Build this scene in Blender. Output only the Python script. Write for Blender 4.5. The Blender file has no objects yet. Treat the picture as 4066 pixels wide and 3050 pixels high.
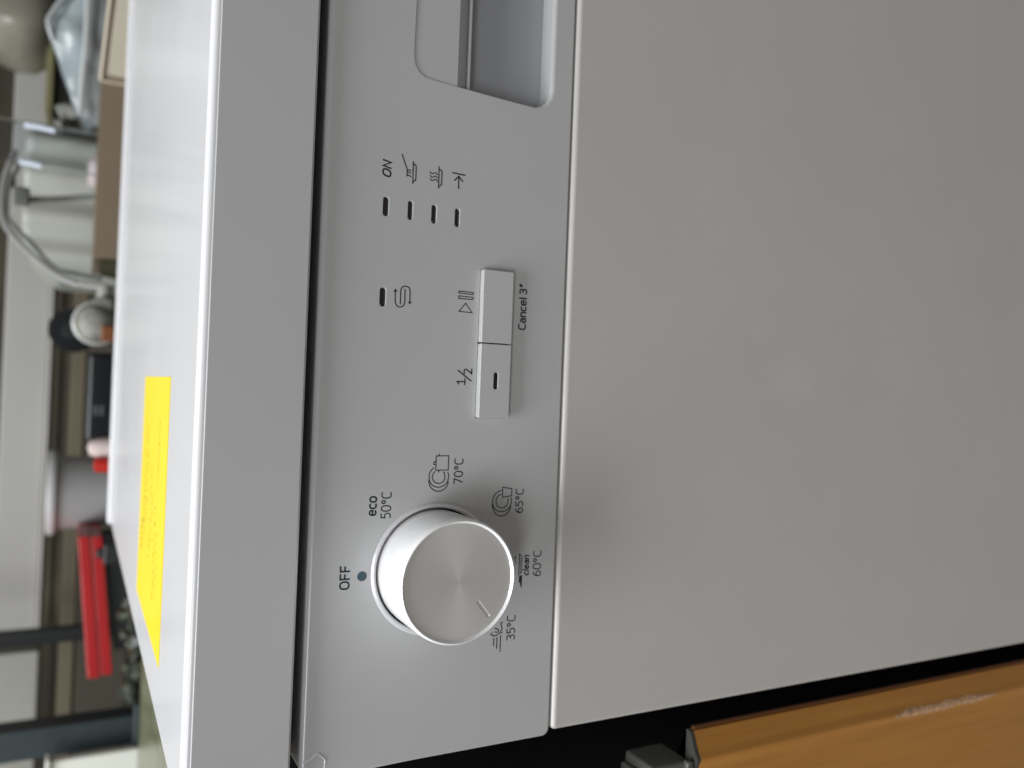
import bpy, bmesh, math, random
from mathutils import Vector, Matrix, noise
random.seed(7)
sc = bpy.context.scene
C = sc.collection
MM = 0.001

# ------------------------------------------------------------------ camera
# the phone was held turned a quarter: the top of the machine is on the left of the picture
M_ = [[0.999228, 0.008804, 0.038295], [0.037962, -0.467826, -0.883005], [0.010142, 0.883777, -0.467799]]      # camera right-when-upright, down, forward (world)
cam_d = bpy.data.cameras.new("camera")
cam = bpy.data.objects.new("camera", cam_d); C.objects.link(cam)
right, down, fwd = (Vector(r) for r in M_)
R = Matrix((down, right, -fwd)).transposed().to_4x4()
cam.matrix_world = Matrix.Translation(Vector([0.13784, -0.2893, 0.17674])) @ R
cam_d.sensor_fit = 'HORIZONTAL'; cam_d.sensor_width = 36.0; cam_d.lens = 28.8796
cam_d.clip_start = 0.01; cam_d.clip_end = 60
cam_d.dof.use_dof = True; cam_d.dof.focus_distance = 0.300; cam_d.dof.aperture_fstop = 8.5
sc.camera = cam

# ------------------------------------------------------------------ light
w = bpy.data.worlds.new("World"); sc.world = w; w.use_nodes = True
bg = w.node_tree.nodes["Background"]
bg.inputs[0].default_value = (1.0, 0.965, 0.91, 1); bg.inputs[1].default_value = 0.19

def tube_light(name, loc, size_x, size_y, power, col, rotz=0.0):
    d = bpy.data.lights.new(name, 'AREA'); d.shape = 'RECTANGLE'; d.size = size_x; d.size_y = size_y
    d.energy = power; d.color = col
    o = bpy.data.objects.new(name, d); C.objects.link(o); o.location = loc; o.rotation_euler = (0, 0, rotz)
    return o
tube_light("ceiling_light_panel", (-0.50, -0.12, 1.85), 1.5, 1.3, 70.0, (0.95, 0.975, 1.0), 0.1)
l2 = tube_light("ceiling_tube_light", (-1.05, -2.10, 1.62), 1.2, 0.50, 23.0, (0.95, 0.975, 1.0))
l2.rotation_euler = (math.radians(56), 0, math.radians(-35))
sc.view_settings.view_transform = 'Standard'; sc.view_settings.look = 'None'
sc.view_settings.exposure = 0.0; sc.view_settings.gamma = 1.0
sc.cycles.caustics_reflective = True
sc.cycles.blur_glossy = 0.5

# ------------------------------------------------------------------ helpers
def lin(c):
    return tuple(((v/255)/12.92 if v <= 10 else ((v/255+0.055)/1.055)**2.4) for v in c) + (1,)

def mat(name, rgb, rough=0.5, metal=0.0, coat=0.0, coat_rough=0.1, spec=0.5, vary=0.0, vscale=20, bump=0.0, bscale=400,
        trans=0.0, alpha=1.0, ior=1.5, stretch=None, coltwo=None):
    m = bpy.data.materials.new(name); m.use_nodes = True
    nt = m.node_tree; b = nt.nodes["Principled BSDF"]; L = nt.links
    col = rgb if len(rgb) == 4 else tuple(rgb)+(1,)
    b.inputs['Base Color'].default_value = col
    b.inputs['Roughness'].default_value = rough; b.inputs['Metallic'].default_value = metal
    b.inputs['Coat Weight'].default_value = coat; b.inputs['Coat Roughness'].default_value = coat_rough
    b.inputs['Specular IOR Level'].default_value = spec
    b.inputs['Transmission Weight'].default_value = trans; b.inputs['Alpha'].default_value = alpha
    b.inputs['IOR'].default_value = ior
    tc = nt.nodes.new('ShaderNodeTexCoord'); src = tc.outputs['Object']
    if stretch:
        mp = nt.nodes.new('ShaderNodeMapping'); mp.inputs['Scale'].default_value = stretch
        L.new(src, mp.inputs[0]); src = mp.outputs[0]
    if vary or coltwo:
        n = nt.nodes.new('ShaderNodeTexNoise'); n.inputs['Scale'].default_value = vscale; n.inputs['Detail'].default_value = 5
        n.inputs['Roughness'].default_value = 0.6
        L.new(src, n.inputs['Vector'])
        mx = nt.nodes.new('ShaderNodeMix'); mx.data_type = 'RGBA'
        rr = nt.nodes.new('ShaderNodeMapRange'); rr.inputs[1].default_value = 0.35; rr.inputs[2].default_value = 0.65
        L.new(n.outputs[0], rr.inputs[0]); L.new(rr.outputs[0], mx.inputs[0])
        mx.inputs[6].default_value = coltwo if coltwo else tuple(c*(1-vary) for c in col[:3])+(1,)
        mx.inputs[7].default_value = col if coltwo else tuple(min(1, c*(1+vary)) for c in col[:3])+(1,)
        L.new(mx.outputs[2], b.inputs['Base Color'])
    if bump:
        n2 = nt.nodes.new('ShaderNodeTexNoise'); n2.inputs['Scale'].default_value = bscale; n2.inputs['Detail'].default_value = 3
        L.new(src, n2.inputs['Vector'])
        bp = nt.nodes.new('ShaderNodeBump'); bp.inputs['Strength'].default_value = bump; bp.inputs['Distance'].default_value = 0.001
        L.new(n2.outputs[0], bp.inputs['Height']); L.new(bp.outputs[0], b.inputs['Normal'])
    return m

def smudges(m, lo, hi, scale=7, fine=60):
    """wiped, uneven gloss: the roughness drifts from place to place"""
    nt = m.node_tree; b = nt.nodes["Principled BSDF"]; L = nt.links
    tc = nt.nodes.new('ShaderNodeTexCoord')
    n = nt.nodes.new('ShaderNodeTexNoise'); n.inputs['Scale'].default_value = scale; n.inputs['Detail'].default_value = 6
    n.inputs['Distortion'].default_value = .25; L.new(tc.outputs['Object'], n.inputs['Vector'])
    mr = nt.nodes.new('ShaderNodeMapRange'); mr.inputs[1].default_value = .35; mr.inputs[2].default_value = .65
    mr.inputs[3].default_value = lo; mr.inputs[4].default_value = hi
    L.new(n.outputs[0], mr.inputs[0]); L.new(mr.outputs[0], b.inputs['Roughness'])
    m2 = nt.nodes.new('ShaderNodeMapRange'); m2.inputs[1].default_value = .35; m2.inputs[2].default_value = .65
    m2.inputs[3].default_value = lo*.4; m2.inputs[4].default_value = hi*.55
    L.new(n.outputs[0], m2.inputs[0]); L.new(m2.outputs[0], b.inputs['Coat Roughness'])
    return m

def specks(m, scale=130, thr=0.10, rgb=(.85, .85, .83)):
    """a few pale dust grains lying on the surface"""
    nt = m.node_tree; b = nt.nodes["Principled BSDF"]; L = nt.links
    tc = nt.nodes.new('ShaderNodeTexCoord')
    v = nt.nodes.new('ShaderNodeTexVoronoi'); v.inputs['Scale'].default_value = scale
    L.new(tc.outputs['Object'], v.inputs['Vector'])
    lt = nt.nodes.new('ShaderNodeMath'); lt.operation = 'LESS_THAN'; lt.inputs[1].default_value = 0.055
    L.new(v.outputs['Distance'], lt.inputs[0])
    sp = nt.nodes.new('ShaderNodeSeparateColor'); L.new(v.outputs['Color'], sp.inputs[0])
    l2 = nt.nodes.new('ShaderNodeMath'); l2.operation = 'LESS_THAN'; l2.inputs[1].default_value = thr
    L.new(sp.outputs[0], l2.inputs[0])
    mu = nt.nodes.new('ShaderNodeMath'); mu.operation = 'MULTIPLY'; L.new(lt.outputs[0], mu.inputs[0]); L.new(l2.outputs[0], mu.inputs[1])
    m2 = nt.nodes.new('ShaderNodeMath'); m2.operation = 'MULTIPLY'; m2.inputs[1].default_value = 0.55; L.new(mu.outputs[0], m2.inputs[0])
    mx = nt.nodes.new('ShaderNodeMix'); mx.data_type = 'RGBA'; L.new(m2.outputs[0], mx.inputs[0])
    lk = b.inputs['Base Color'].links
    if lk: L.new(lk[0].from_socket, mx.inputs[6])
    else: mx.inputs[6].default_value = b.inputs['Base Color'].default_value
    mx.inputs[7].default_value = tuple(rgb)+(1,)
    L.new(mx.outputs[2], b.inputs['Base Color'])
    return m

def link(name, me, m=None, parent=None, smooth=False):
    if isinstance(me, bmesh.types.BMesh):
        bm = me; bmesh.ops.recalc_face_normals(bm, faces=bm.faces) if not getattr(link, 'keep', False) else None
        me = bpy.data.meshes.new(name); bm.to_mesh(me); bm.free()
    o = bpy.data.objects.new(name, me); C.objects.link(o)
    if m: me.materials.clear(); me.materials.append(m)
    if smooth:
        for p in me.polygons: p.use_smooth = True
    if parent: o.parent = parent
    return o

def thing(name, label, cat, loc=(0, 0, 0), group=None):
    o = bpy.data.objects.new(name, None); C.objects.link(o); o.location = loc
    o.empty_display_size = 0.05
    o['label'] = label; o['category'] = cat
    if group: o['group'] = group
    return o
def tag(o, label, cat, group=None):
    o['label'] = label; o['category'] = cat
    if group: o['group'] = group
    return o
def under(root, *objs):
    """parts were built in world coordinates: bring them into the thing's frame"""
    for o in objs:
        o.parent = root; o.matrix_parent_inverse = Matrix.Translation(-root.location)
def structure(o): o['kind'] = 'structure'; return o

def smooth_by_angle(o, deg=35):
    me = o.data
    for p in me.polygons: p.use_smooth = True
    bm = bmesh.new(); bm.from_mesh(me)
    for e in bm.edges:
        if len(e.link_faces) == 2 and e.calc_face_angle(0) > math.radians(deg): e.smooth = False
    bm.to_mesh(me); bm.free()
    wn = o.modifiers.new("weighted_normals", 'WEIGHTED_NORMAL'); wn.mode = 'FACE_AREA'; wn.weight = 100; wn.keep_sharp = True
    return o

def box(name, x0, x1, y0, y1, z0, z1, m, parent=None, bev=0.0, seg=3, sub=0):
    bm = bmesh.new()
    bmesh.ops.create_cube(bm, size=1)
    for v in bm.verts:
        v.co = Vector((x0+(v.co.x+.5)*(x1-x0), y0+(v.co.y+.5)*(y1-y0), z0+(v.co.z+.5)*(z1-z0)))
    if bev: bmesh.ops.bevel(bm, geom=bm.edges[:]+bm.verts[:], offset=bev, segments=seg, profile=0.5, affect='EDGES')
    if sub: bmesh.ops.subdivide_edges(bm, edges=bm.edges[:], cuts=sub, use_grid_fill=True)
    o = link(name, bm, m)
    if bev: smooth_by_angle(o, 50)
    if parent: under(parent, o)
    return o

def tube(name, pts, r, m, parent=None, n=12, closed=False):
    """round tube along a smoothed path"""
    P = catmull([tuple(p) for p in pts], 8)
    bm = bmesh.new(); rings = []
    for i, p in enumerate(P):
        p = Vector(p); a = Vector(P[max(0, i-1)]); b = Vector(P[min(len(P)-1, i+1)])
        t = (b-a).normalized(); up = Vector((0, 0, 1)) if abs(t.z) < .9 else Vector((1, 0, 0))
        s = t.cross(up).normalized(); u = s.cross(t)
        rings.append([bm.verts.new(p+(s*math.cos(k/n*2*math.pi)+u*math.sin(k/n*2*math.pi))*r) for k in range(n)])
    for a, b in zip(rings, rings[1:]):
        for k in range(n): bm.faces.new((a[k], a[(k+1) % n], b[(k+1) % n], b[k]))
    bm.faces.new(rings[0][::-1]); bm.faces.new(rings[-1])
    o = link(name, bm, m, smooth=True)
    if parent: under(parent, o)
    return o

def lathe(name, prof, m, axis_o=(0, 0, 0), axis='Z', n=64, parent=None, smooth=True, cap=True, flip=1):
    """prof = [(radius, height)]; axis Z up or Y (towards the viewer = -Y for positive height)"""
    bm = bmesh.new(); rings = []
    o3 = Vector(axis_o)
    for r, h in prof:
        ring = []
        if r < 1e-7:
            v = Vector((0, 0, h)) if axis == 'Z' else Vector((0, -h, 0))
            ring = [bm.verts.new(o3+v)]
        else:
            for k in range(n):
                a = k/n*2*math.pi
                v = Vector((r*math.cos(a), r*math.sin(a), h)) if axis == 'Z' else Vector((r*math.cos(a), -h, r*math.sin(a)))
                ring.append(bm.verts.new(o3+v))
        rings.append(ring)
    for a, b in zip(rings, rings[1:]):
        for k in range(n):
            k2 = (k+1) % n
            if len(a) == 1 and len(b) == 1: continue
            if len(a) == 1: bm.faces.new((a[0], b[k], b[k2]))
            elif len(b) == 1: bm.faces.new((a[k], a[k2], b[0]))
            else: bm.faces.new((a[k], a[k2], b[k2], b[k]))
    o = link(name, bm, m)
    if smooth: smooth_by_angle(o, 40)
    if parent: under(parent, o)
    return o

def catmull(P, n=6, closed=False):
    out = []; k = len(P)
    rng = range(k if closed else k-1)
    for i in rng:
        if closed: p0, p1, p2, p3 = P[(i-1) % k], P[i], P[(i+1) % k], P[(i+2) % k]
        else: p0, p1, p2, p3 = P[max(0, i-1)], P[i], P[i+1], P[min(k-1, i+2)]
        for j in range(n):
            t = j/n
            out.append(tuple(.5*((2*b)+(c-a)*t+(2*a-5*b+4*c-d)*t*t+(-a+3*b-3*c+d)*t**3) for a, b, c, d in zip(p0, p1, p2, p3)))
    if not closed: out.append(tuple(P[-1]))
    return out

# ------------------------------------------------------------------ printed marks: ribbons of ink on a plane facing -Y
def ribbon(bm, pts, wd, y, closed=False):
    P = [Vector((a, b)) for a, b in pts]
    Q = [P[0]]
    for p in P[1:]:
        if (p-Q[-1]).length > 0.03: Q.append(p)
    if closed and (Q[0]-Q[-1]).length < 0.03: Q.pop()
    P = Q; k = len(P)
    if not closed:       # round-ish ends: let the stroke run half a width further
        P[0] = P[0]+(P[0]-P[1]).normalized()*wd*.35; P[-1] = P[-1]+(P[-1]-P[-2]).normalized()*wd*.35
    A = []; B = []
    for i in range(k):
        if closed: a, b = P[i-1], P[(i+1) % k]
        else: a, b = P[max(0, i-1)], P[min(k-1, i+1)]
        d1 = (P[i]-a).normalized() if (P[i]-a).length > 0 else (b-P[i]).normalized()
        d2 = (b-P[i]).normalized() if (b-P[i]).length > 0 else d1
        t = (d1+d2)
        t = t.normalized() if t.length > 1e-4 else d1
        n = Vector((-t.y, t.x)); c = max(.45, n.dot(Vector((-d1.y, d1.x))))
        h = wd/2/c
        A.append(bm.verts.new(((P[i].x+n.x*h)*MM, y, (P[i].y+n.y*h)*MM)))
        B.append(bm.verts.new(((P[i].x-n.x*h)*MM, y, (P[i].y-n.y*h)*MM)))
    for i in range(k if closed else k-1):
        j = (i+1) % k
        bm.faces.new((A[i], B[i], B[j], A[j]))

def ell(cx, cy, rx, ry, a0=0, a1=360, p=2.5, n=28):
    out = []
    for i in range(n+1):
        a = math.radians(a0+(a1-a0)*i/n); c, s = math.cos(a), math.sin(a)
        out.append((cx+rx*math.copysign(abs(c)**(2/p), c), cy+ry*math.copysign(abs(s)**(2/p), s)))
    return out
def sm(*p): return catmull(list(p), 6)
G = {   # stroke alphabet: glyph -> (width, strokes), capital height 1
 'O': (.80, [ell(.40, .5, .40, .5)]),
 'F': (.58, [[(.56, 1), (0, 1), (0, 0)], [(0, .5), (.5, .5)]]),
 'N': (.70, [[(0, 0), (0, 1), (.70, 0), (.70, 1)]]),
 '0': (.60, [ell(.30, .5, .30, .5)]),
 '°': (.36, [ell(.18, .80, .16, .20, p=2)]),
 'C': (.62, [ell(.37, .5, .37, .5, 62, 298, 3)]),
 '5': (.54, [[(.50, 1), (.06, 1), (.05, .58)] + sm((.05, .58), (.24, .62), (.46, .54), (.53, .31), (.44, .08), (.22, 0), (0, .03))]),
 '7': (.58, [[(0, 1), (.57, 1), (.17, 0)]]),
 '6': (.58, [sm((.50, .99), (.28, .92), (.08, .66), (.02, .36), (.10, .07), (.30, 0), (.50, .07), (.57, .30), (.50, .52), (.30, .59), (.06, .48))]),
 '3': (.52, [sm((0, .97), (.20, 1), (.42, .96), (.49, .77), (.40, .57), (.16, .53)), sm((.18, .53), (.42, .48), (.52, .28), (.42, .06), (.20, 0), (0, .03))]),
 '1': (.34, [[(0, .86), (.22, 1), (.22, 0)], [(.0, .0), (.44, .0)]]),
 '2': (.50, [sm((0, .95), (.2, 1), (.42, .95), (.48, .76), (.38, .54), (.02, 0)) + [(.52, 0)]]),
 '/': (.40, [[(0, -.12), (.40, 1.12)]]),
 'e': (.56, [[(.04, .38), (.53, .38)] + ell(.29, .36, .26, .36, 10, 318, 2.6)[1:]]),
 'c': (.46, [ell(.28, .36, .28, .36, 58, 302, 2.8)]),
 'o': (.58, [ell(.29, .36, .29, .36)]),
 'a': (.52, [sm((.06, .70), (.26, .73), (.44, .66), (.48, .48)) + [(.48, 0)], sm((.48, .42), (.2, .42), (.02, .30), (.04, .08), (.2, 0), (.36, .03), (.48, .14))]),
 'n': (.52, [[(0, .72), (0, 0)], sm((0, .56), (.16, .70), (.34, .73), (.48, .62), (.51, .44)) + [(.51, 0)]]),
 'l': (.10, [[(.05, 1.02), (.05, 0)]]),
 '"': (.26, [[(.10, 1.04), (.02, .74)], [(.28, 1.04), (.20, .74)]]),
 ' ': (.22, []),
 '½': (1.0, [[(.02, .88), (.16, 1.0), (.16, .46)], [(0, .46), (.34, .46)], [(.22, .02), (.78, .96)], [(.62+.5*a, .54*b) for a, b in sm((0, .95), (.2, 1), (.42, .95), (.48, .76), (.38, .54), (.02, 0)) + [(.55, 0)]]]),
}
def text_mesh(t, slant, wd, x, z, wmm, hmm, y):
    """writes t so that it fills the box x..x+wmm, z..z+hmm (mm) on the plane y"""
    st = []; cx = 0
    for ch in t:
        if ch == '"': cx += .06
        gw, ss = G[ch]
        for s in ss: st.append([(px+cx+slant*py, py) for px, py in s])
        cx += gw+(.30 if ch.isupper() and t in ('OFF','ON') else .23 if ch not in ' °/1' else .26 if ch == '°' else .12)
    xs = [p[0] for s in st for p in s]; ys = [p[1] for s in st for p in s]
    x0, x1, y0, y1 = min(xs), max(xs), min(ys), max(ys)
    fx = (wmm-wd)/(x1-x0); fy = (hmm-wd)/(y1-y0)
    bm = bmesh.new()
    for i, s in enumerate(st):
        q = [(x+wd/2+(a-x0)*fx, z+wd/2+(b-y0)*fy) for a, b in s]
        closed = (Vector(q[0])-Vector(q[-1])).length < .02
        ribbon(bm, q, wd, y-0.000004*(i % 4), closed)
    return bm

# ------------------------------------------------------------------ materials
M_panel = specks(mat("silver_grey_plastic", (.525, .525, .525), .36, coat=.8, coat_rough=.22, bump=.05, bscale=1800, vary=.015, vscale=14))
M_door = specks(mat("painted_door_steel", (.545, .525, .498), .40, coat=.3, coat_rough=.28, bump=.06, bscale=1400, vary=.02, vscale=9), 90, .05)
M_top = mat("white_laminate", (.655, .655, .665), .26, coat=.25, spec=.4, vary=.01, vscale=6)
M_band = specks(mat("white_edge_laminate", (.50, .50, .495), .42, coat=.2, coat_rough=.25, bump=.02, bscale=1600, vary=.015, vscale=10), 110, .07)
M_dark = mat("black_gap_plastic", (.012, .012, .014), .6)
M_lens = mat("dark_indicator_lens", (.012, .006, .006), .12, coat=.6, coat_rough=.04)
M_ink = mat("grey_blue_ink", (.022, .030, .038), .5, spec=.3)
M_inkgrey = mat("faded_grey_ink", (.11, .13, .13), .5)
M_dot = mat("slate_blue_ink", (.045, .085, .115), .5)
smudges(M_panel, .34, .39, 9); smudges(M_door, .36, .43, 5); smudges(M_top, .245, .265, 7); smudges(M_band, .38, .45, 9)
M_collar = mat("bright_silver_plastic", (.80, .80, .81), .30, metal=.2, coat=.5, coat_rough=.12)
M_button = mat("silver_button_plastic", (.54, .54, .535), .30, metal=.0, coat=.6, coat_rough=.12, bump=.03, bscale=1500)
M_chrome = mat("satin_silver", (.97, .97, .98), .20, metal=.12, spec=.6, coat=.3)
M_yellow = mat("yellow_sticker_paper", (.78, .60, .025), .5, coat=.15, spec=.3, vary=.02, vscale=40, bump=.15, bscale=90)
M_stink = mat("grey_sticker_print", (.20, .155, .02), .6)

def brushed():
    m = bpy.data.materials.new("brushed_aluminium_disc"); m.use_nodes = True
    nt = m.node_tree; b = nt.nodes["Principled BSDF"]; L = nt.links
    b.inputs['Base Color'].default_value = (.78, .76, .73, 1); b.inputs['Metallic'].default_value = .6
    b.inputs['Roughness'].default_value = .42; b.inputs['Anisotropic'].default_value = .5
    tc = nt.nodes.new('ShaderNodeTexCoord')
    sep = nt.nodes.new('ShaderNodeSeparateXYZ'); L.new(tc.outputs['Object'], sep.inputs[0])
    le = nt.nodes.new('ShaderNodeVectorMath'); le.operation = 'LENGTH'
    cb = nt.nodes.new('ShaderNodeCombineXYZ'); L.new(sep.outputs[0], cb.inputs[0]); L.new(sep.outputs[2], cb.inputs[1])
    L.new(cb.outputs[0], le.inputs[0])
    n = nt.nodes.new('ShaderNodeTexNoise'); n.noise_dimensions = '1D'; n.inputs['Scale'].default_value = 3500; n.inputs['Detail'].default_value = 3
    L.new(le.outputs['Value'], n.inputs['W'])
    at = nt.nodes.new('ShaderNodeMath'); at.operation = 'ARCTAN2'; L.new(sep.outputs[2], at.inputs[0]); L.new(sep.outputs[0], at.inputs[1])
    n3 = nt.nodes.new('ShaderNodeTexNoise'); n3.inputs['Scale'].default_value = 1.0; n3.inputs['Detail'].default_value = 4
    c3 = nt.nodes.new('ShaderNodeCombineXYZ')
    s1 = nt.nodes.new('ShaderNodeMath'); s1.operation = 'MULTIPLY'; s1.inputs[1].default_value = 3; L.new(at.outputs[0], s1.inputs[0])
    s2 = nt.nodes.new('ShaderNodeMath'); s2.operation = 'MULTIPLY'; s2.inputs[1].default_value = 2600; L.new(le.outputs['Value'], s2.inputs[0])
    L.new(s1.outputs[0], c3.inputs[0]); L.new(s2.outputs[0], c3.inputs[1]); L.new(c3.outputs[0], n3.inputs['Vector'])
    bp = nt.nodes.new('ShaderNodeBump'); bp.inputs['Strength'].default_value = .10; bp.inputs['Distance'].default_value = .0003
    L.new(n3.outputs[0], bp.inputs['Height']); L.new(bp.outputs[0], b.inputs['Normal'])
    tg = nt.nodes.new('ShaderNodeTangent'); tg.direction_type = 'RADIAL'; tg.axis = 'Y'; L.new(tg.outputs[0], b.inputs['Tangent'])
    mr = nt.nodes.new('ShaderNodeMapRange'); mr.inputs[3].default_value = .36; mr.inputs[4].default_value = .48
    L.new(n3.outputs[0], mr.inputs[0]); L.new(mr.outputs[0], b.inputs['Roughness'])
    return m
M_disc = brushed()

def pale_patch(m, x, z, rad, amount):
    """a soft-edged, faintly paler patch mixed into the paint colour"""
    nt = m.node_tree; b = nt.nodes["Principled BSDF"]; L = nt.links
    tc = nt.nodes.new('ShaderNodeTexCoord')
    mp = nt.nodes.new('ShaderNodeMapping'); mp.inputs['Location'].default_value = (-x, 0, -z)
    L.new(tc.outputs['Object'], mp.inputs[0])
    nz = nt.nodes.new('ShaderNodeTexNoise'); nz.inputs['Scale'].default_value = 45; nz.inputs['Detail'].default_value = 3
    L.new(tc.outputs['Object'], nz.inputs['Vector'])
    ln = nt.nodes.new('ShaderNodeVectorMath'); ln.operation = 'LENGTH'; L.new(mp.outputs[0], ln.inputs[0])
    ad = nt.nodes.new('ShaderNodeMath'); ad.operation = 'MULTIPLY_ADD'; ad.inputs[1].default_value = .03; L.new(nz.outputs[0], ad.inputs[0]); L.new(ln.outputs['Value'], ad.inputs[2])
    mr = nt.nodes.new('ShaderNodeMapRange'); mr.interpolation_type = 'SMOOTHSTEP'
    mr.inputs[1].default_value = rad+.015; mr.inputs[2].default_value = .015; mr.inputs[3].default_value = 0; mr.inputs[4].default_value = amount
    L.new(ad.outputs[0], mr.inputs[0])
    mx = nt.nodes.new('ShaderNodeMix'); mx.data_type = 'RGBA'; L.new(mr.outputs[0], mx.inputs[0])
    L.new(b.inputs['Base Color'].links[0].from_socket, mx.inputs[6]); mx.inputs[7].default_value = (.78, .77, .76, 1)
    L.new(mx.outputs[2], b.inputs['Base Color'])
pale_patch(M_door, .150, -.128, .022, .12); pale_patch(M_door, .170, -.108, .012, .08)  # two faint pale patches mixed into the door colour

# ================================================================== THE DISHWASHER
ZT = .1422            # top of the worktop, measured from the lower edge of the control panel
W_ = .600             # machine width
dw = thing("dishwasher", "white and silver dishwasher with round knob, two push buttons and yellow sticker on top", "dishwasher", (W_/2, .30, -.706))

# --- carcass
box("carcass", .006, W_-.006, .022, .585, -.690, .1055, M_dark, dw)
box("side_panel", .0005, .0055, .016, .59, -.69, .1060, M_door, dw, .001)
box("side_panel", W_-.0055, W_-.0005, .016, .59, -.69, .1060, M_door, dw, .001)
# --- door: front sheet with rounded edges, a little behind the control panel
box("door", .0000, W_, -.0012, .021, -.600, -.0004, M_door, dw, .0020, 5)
box("plinth", .004, W_-.004, .05, .07, -.706, -.603, M_dark, dw)

# --- worktop
def rrect(x0, x1, z0, z1, r, n=8):
    """rounded rectangle, counter-clockwise; r = one radius or four (x0z0, x1z0, x1z1, x0z1)"""
    rs = r if isinstance(r, (list, tuple)) else [r]*4
    out = []
    for (cx, cz, a), rr in zip(((x0, z0, 180), (x1, z0, 270), (x1, z1, 0), (x0, z1, 90)), rs):
        sx = 1 if cx == x0 else -1; sz = 1 if cz == z0 else -1
        ox, oz = cx+sx*rr, cz+sz*rr
        for i in range(n+1):
            t = math.radians(a+90*i/n); out.append((ox+rr*math.cos(t), oz+rr*math.sin(t)))
    return out
def offs(loop, d):
    """loop moved d to its outside (counter-clockwise loops; d may be a function of the point)"""
    k = len(loop); out = []
    for i in range(k):
        a = Vector(loop[i-1]); p = Vector(loop[i]); b = Vector(loop[(i+1) % k])
        d1 = p-a; d2 = b-p
        if d1.length < 1e-9: d1 = d2
        if d2.length < 1e-9: d2 = d1
        t = (d1.normalized()+d2.normalized()).normalized(); n = Vector((t.y, -t.x))
        dd = d(p) if callable(d) else d
        out.append((p.x+n.x*dd, p.y+n.y*dd))
    return out
def slab_xy(name, loop, z0, z1, r, m, inner=None, seg=5, rb=None):
    """horizontal slab: outline in x-y with a rounded upper and lower rim"""
    rb = rb if rb is not None else r
    bm = bmesh.new(); rows = []
    rows.append([bm.verts.new((a, b, z1)) for a, b in offs(loop, -r-.0002)])
    for i in range(seg+1):
        t = math.pi/2*i/seg
        q = offs(loop, -r*(1-math.sin(t))); rows.append([bm.verts.new((a, b, z1-r*(1-math.cos(t)))) for a, b in q])
    for i in range(seg+1):
        t = math.pi/2*i/seg
        q = offs(loop, -rb*(1-math.cos(t))); rows.append([bm.verts.new((a, b, z0+rb*(1-math.sin(t)))) for a, b in q])
    rows.append([bm.verts.new((a, b, z0)) for a, b in offs(loop, -rb-.0002)])
    k = len(loop)
    for A, B in zip(rows, rows[1:]):
        for j in range(k): bm.faces.new((A[j], B[j], B[(j+1) % k], A[(j+1) % k]))
    bm.faces.new(rows[0]); bm.faces.new(rows[-1][::-1])
    return smooth_by_angle(link(name, bm, m), 30)
wt = slab_xy("worktop", rrect(-.0060, W_+.0085, -.0040, .628, [.006, .006, .012, .012]), .1066, ZT, .0026, M_top, rb=.0012)
under(dw, wt)
# front edge strip of the worktop: its own textured laminate, set 0.3 mm proud
box("front_edge_strip", -.0040, W_+.0040, -.00435, -.0036, .1073, ZT-.0029, M_band, wt, .0003, 2)

bk_ = box("back_rail", -.0050, W_+.0075, .598, .622, ZT-.001, ZT+.0034, M_top, wt, .0021, 4)
# --- control panel: face with real openings, rounded rims
def holed_panel(name, outer, holes, y, m):
    """outer/holes: (loop, rows) ; rows = [(offset into solid's outside / hole's inside, depth)]"""
    bm = bmesh.new(); edges = []; first = []
    for loop, rows, sign in [(outer[0], outer[1], 1)]+[(h[0], h[1], -1) for h in holes]:
        prev = [bm.verts.new((a, y, b)) for a, b in loop]; first.append(prev); k = len(loop)
        for i in range(k): edges.append(bm.edges.new((prev[i], prev[(i+1) % k])))
        for off, dep in rows:
            q = offs(loop, (lambda p, off=off: sign*(off(p) if callable(off) else off)))
            cur = [bm.verts.new((a, y+(dep((a, b)) if callable(dep) else dep), b)) for a, b in q]
            for i in range(k):
                bm.faces.new((prev[i], prev[(i+1) % k], cur[(i+1) % k], cur[i]))
            prev = cur
    bmesh.ops.triangle_fill(bm, use_beauty=True, use_dissolve=True, edges=edges)
    return bm
def roundrows(r, depth, seg=5):
    rows = [(.00002, 0)]
    for i in range(1, seg+1):
        t = math.pi/2*i/seg
        f = (lambda p, t=t, r=r: (r(p) if callable(r) else r)*math.sin(t))
        g = (lambda p, t=t, r=r: (r(p) if callable(r) else r)*(1-math.cos(t)))
        rows.append((f, g))
    rows.append((rows[-1][0], depth))
    return rows
r_out = lambda p: .0008+.0012*max(0, min(1, ((p[1] if not hasattr(p, 'y') else p.y)-.06)/.035))
PX1 = W_+.0022
# outer outline; the face proper, before its rim rounds away
outer = rrect(-.0012, W_+.0012, .0012, .1003, [.0022, .0022, .005, .005], 8)
dense = []
for i in range(len(outer)):
    a = outer[i-1]; b = outer[i]; n = 14 if abs(a[1]-b[1]) > .03 else 1
    for j in range(1, n+1): dense.append((a[0]+(b[0]-a[0])*j/n, a[1]+(b[1]-a[1])*j/n))
outer = dense
def ring_pts(cx, cz, r, n=96): return [(cx+r*math.cos(2*math.pi*k/n), cz+r*math.sin(2*math.pi*k/n)) for k in range(n)]
KX, KZ = .0696, .0538
LED = [(204.45, 78.81, 7.67, 2.7), (204.3, 69.26, 7.68, 2.43), (204.18, 59.73, 7.61, 2.55), (204.09, 50.09, 7.63, 2.52), (171.09, 78.66, 7.57, 2.8)]
def pill(cx, cz, wd, ht, n=10): return rrect(cx-wd/2, cx+wd/2, cz-ht/2, cz+ht/2, ht/2*.98, n)
led_loops = [pill(x*MM, z*MM, w_*MM, h*MM) for x, z, w_, h in LED]
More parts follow.
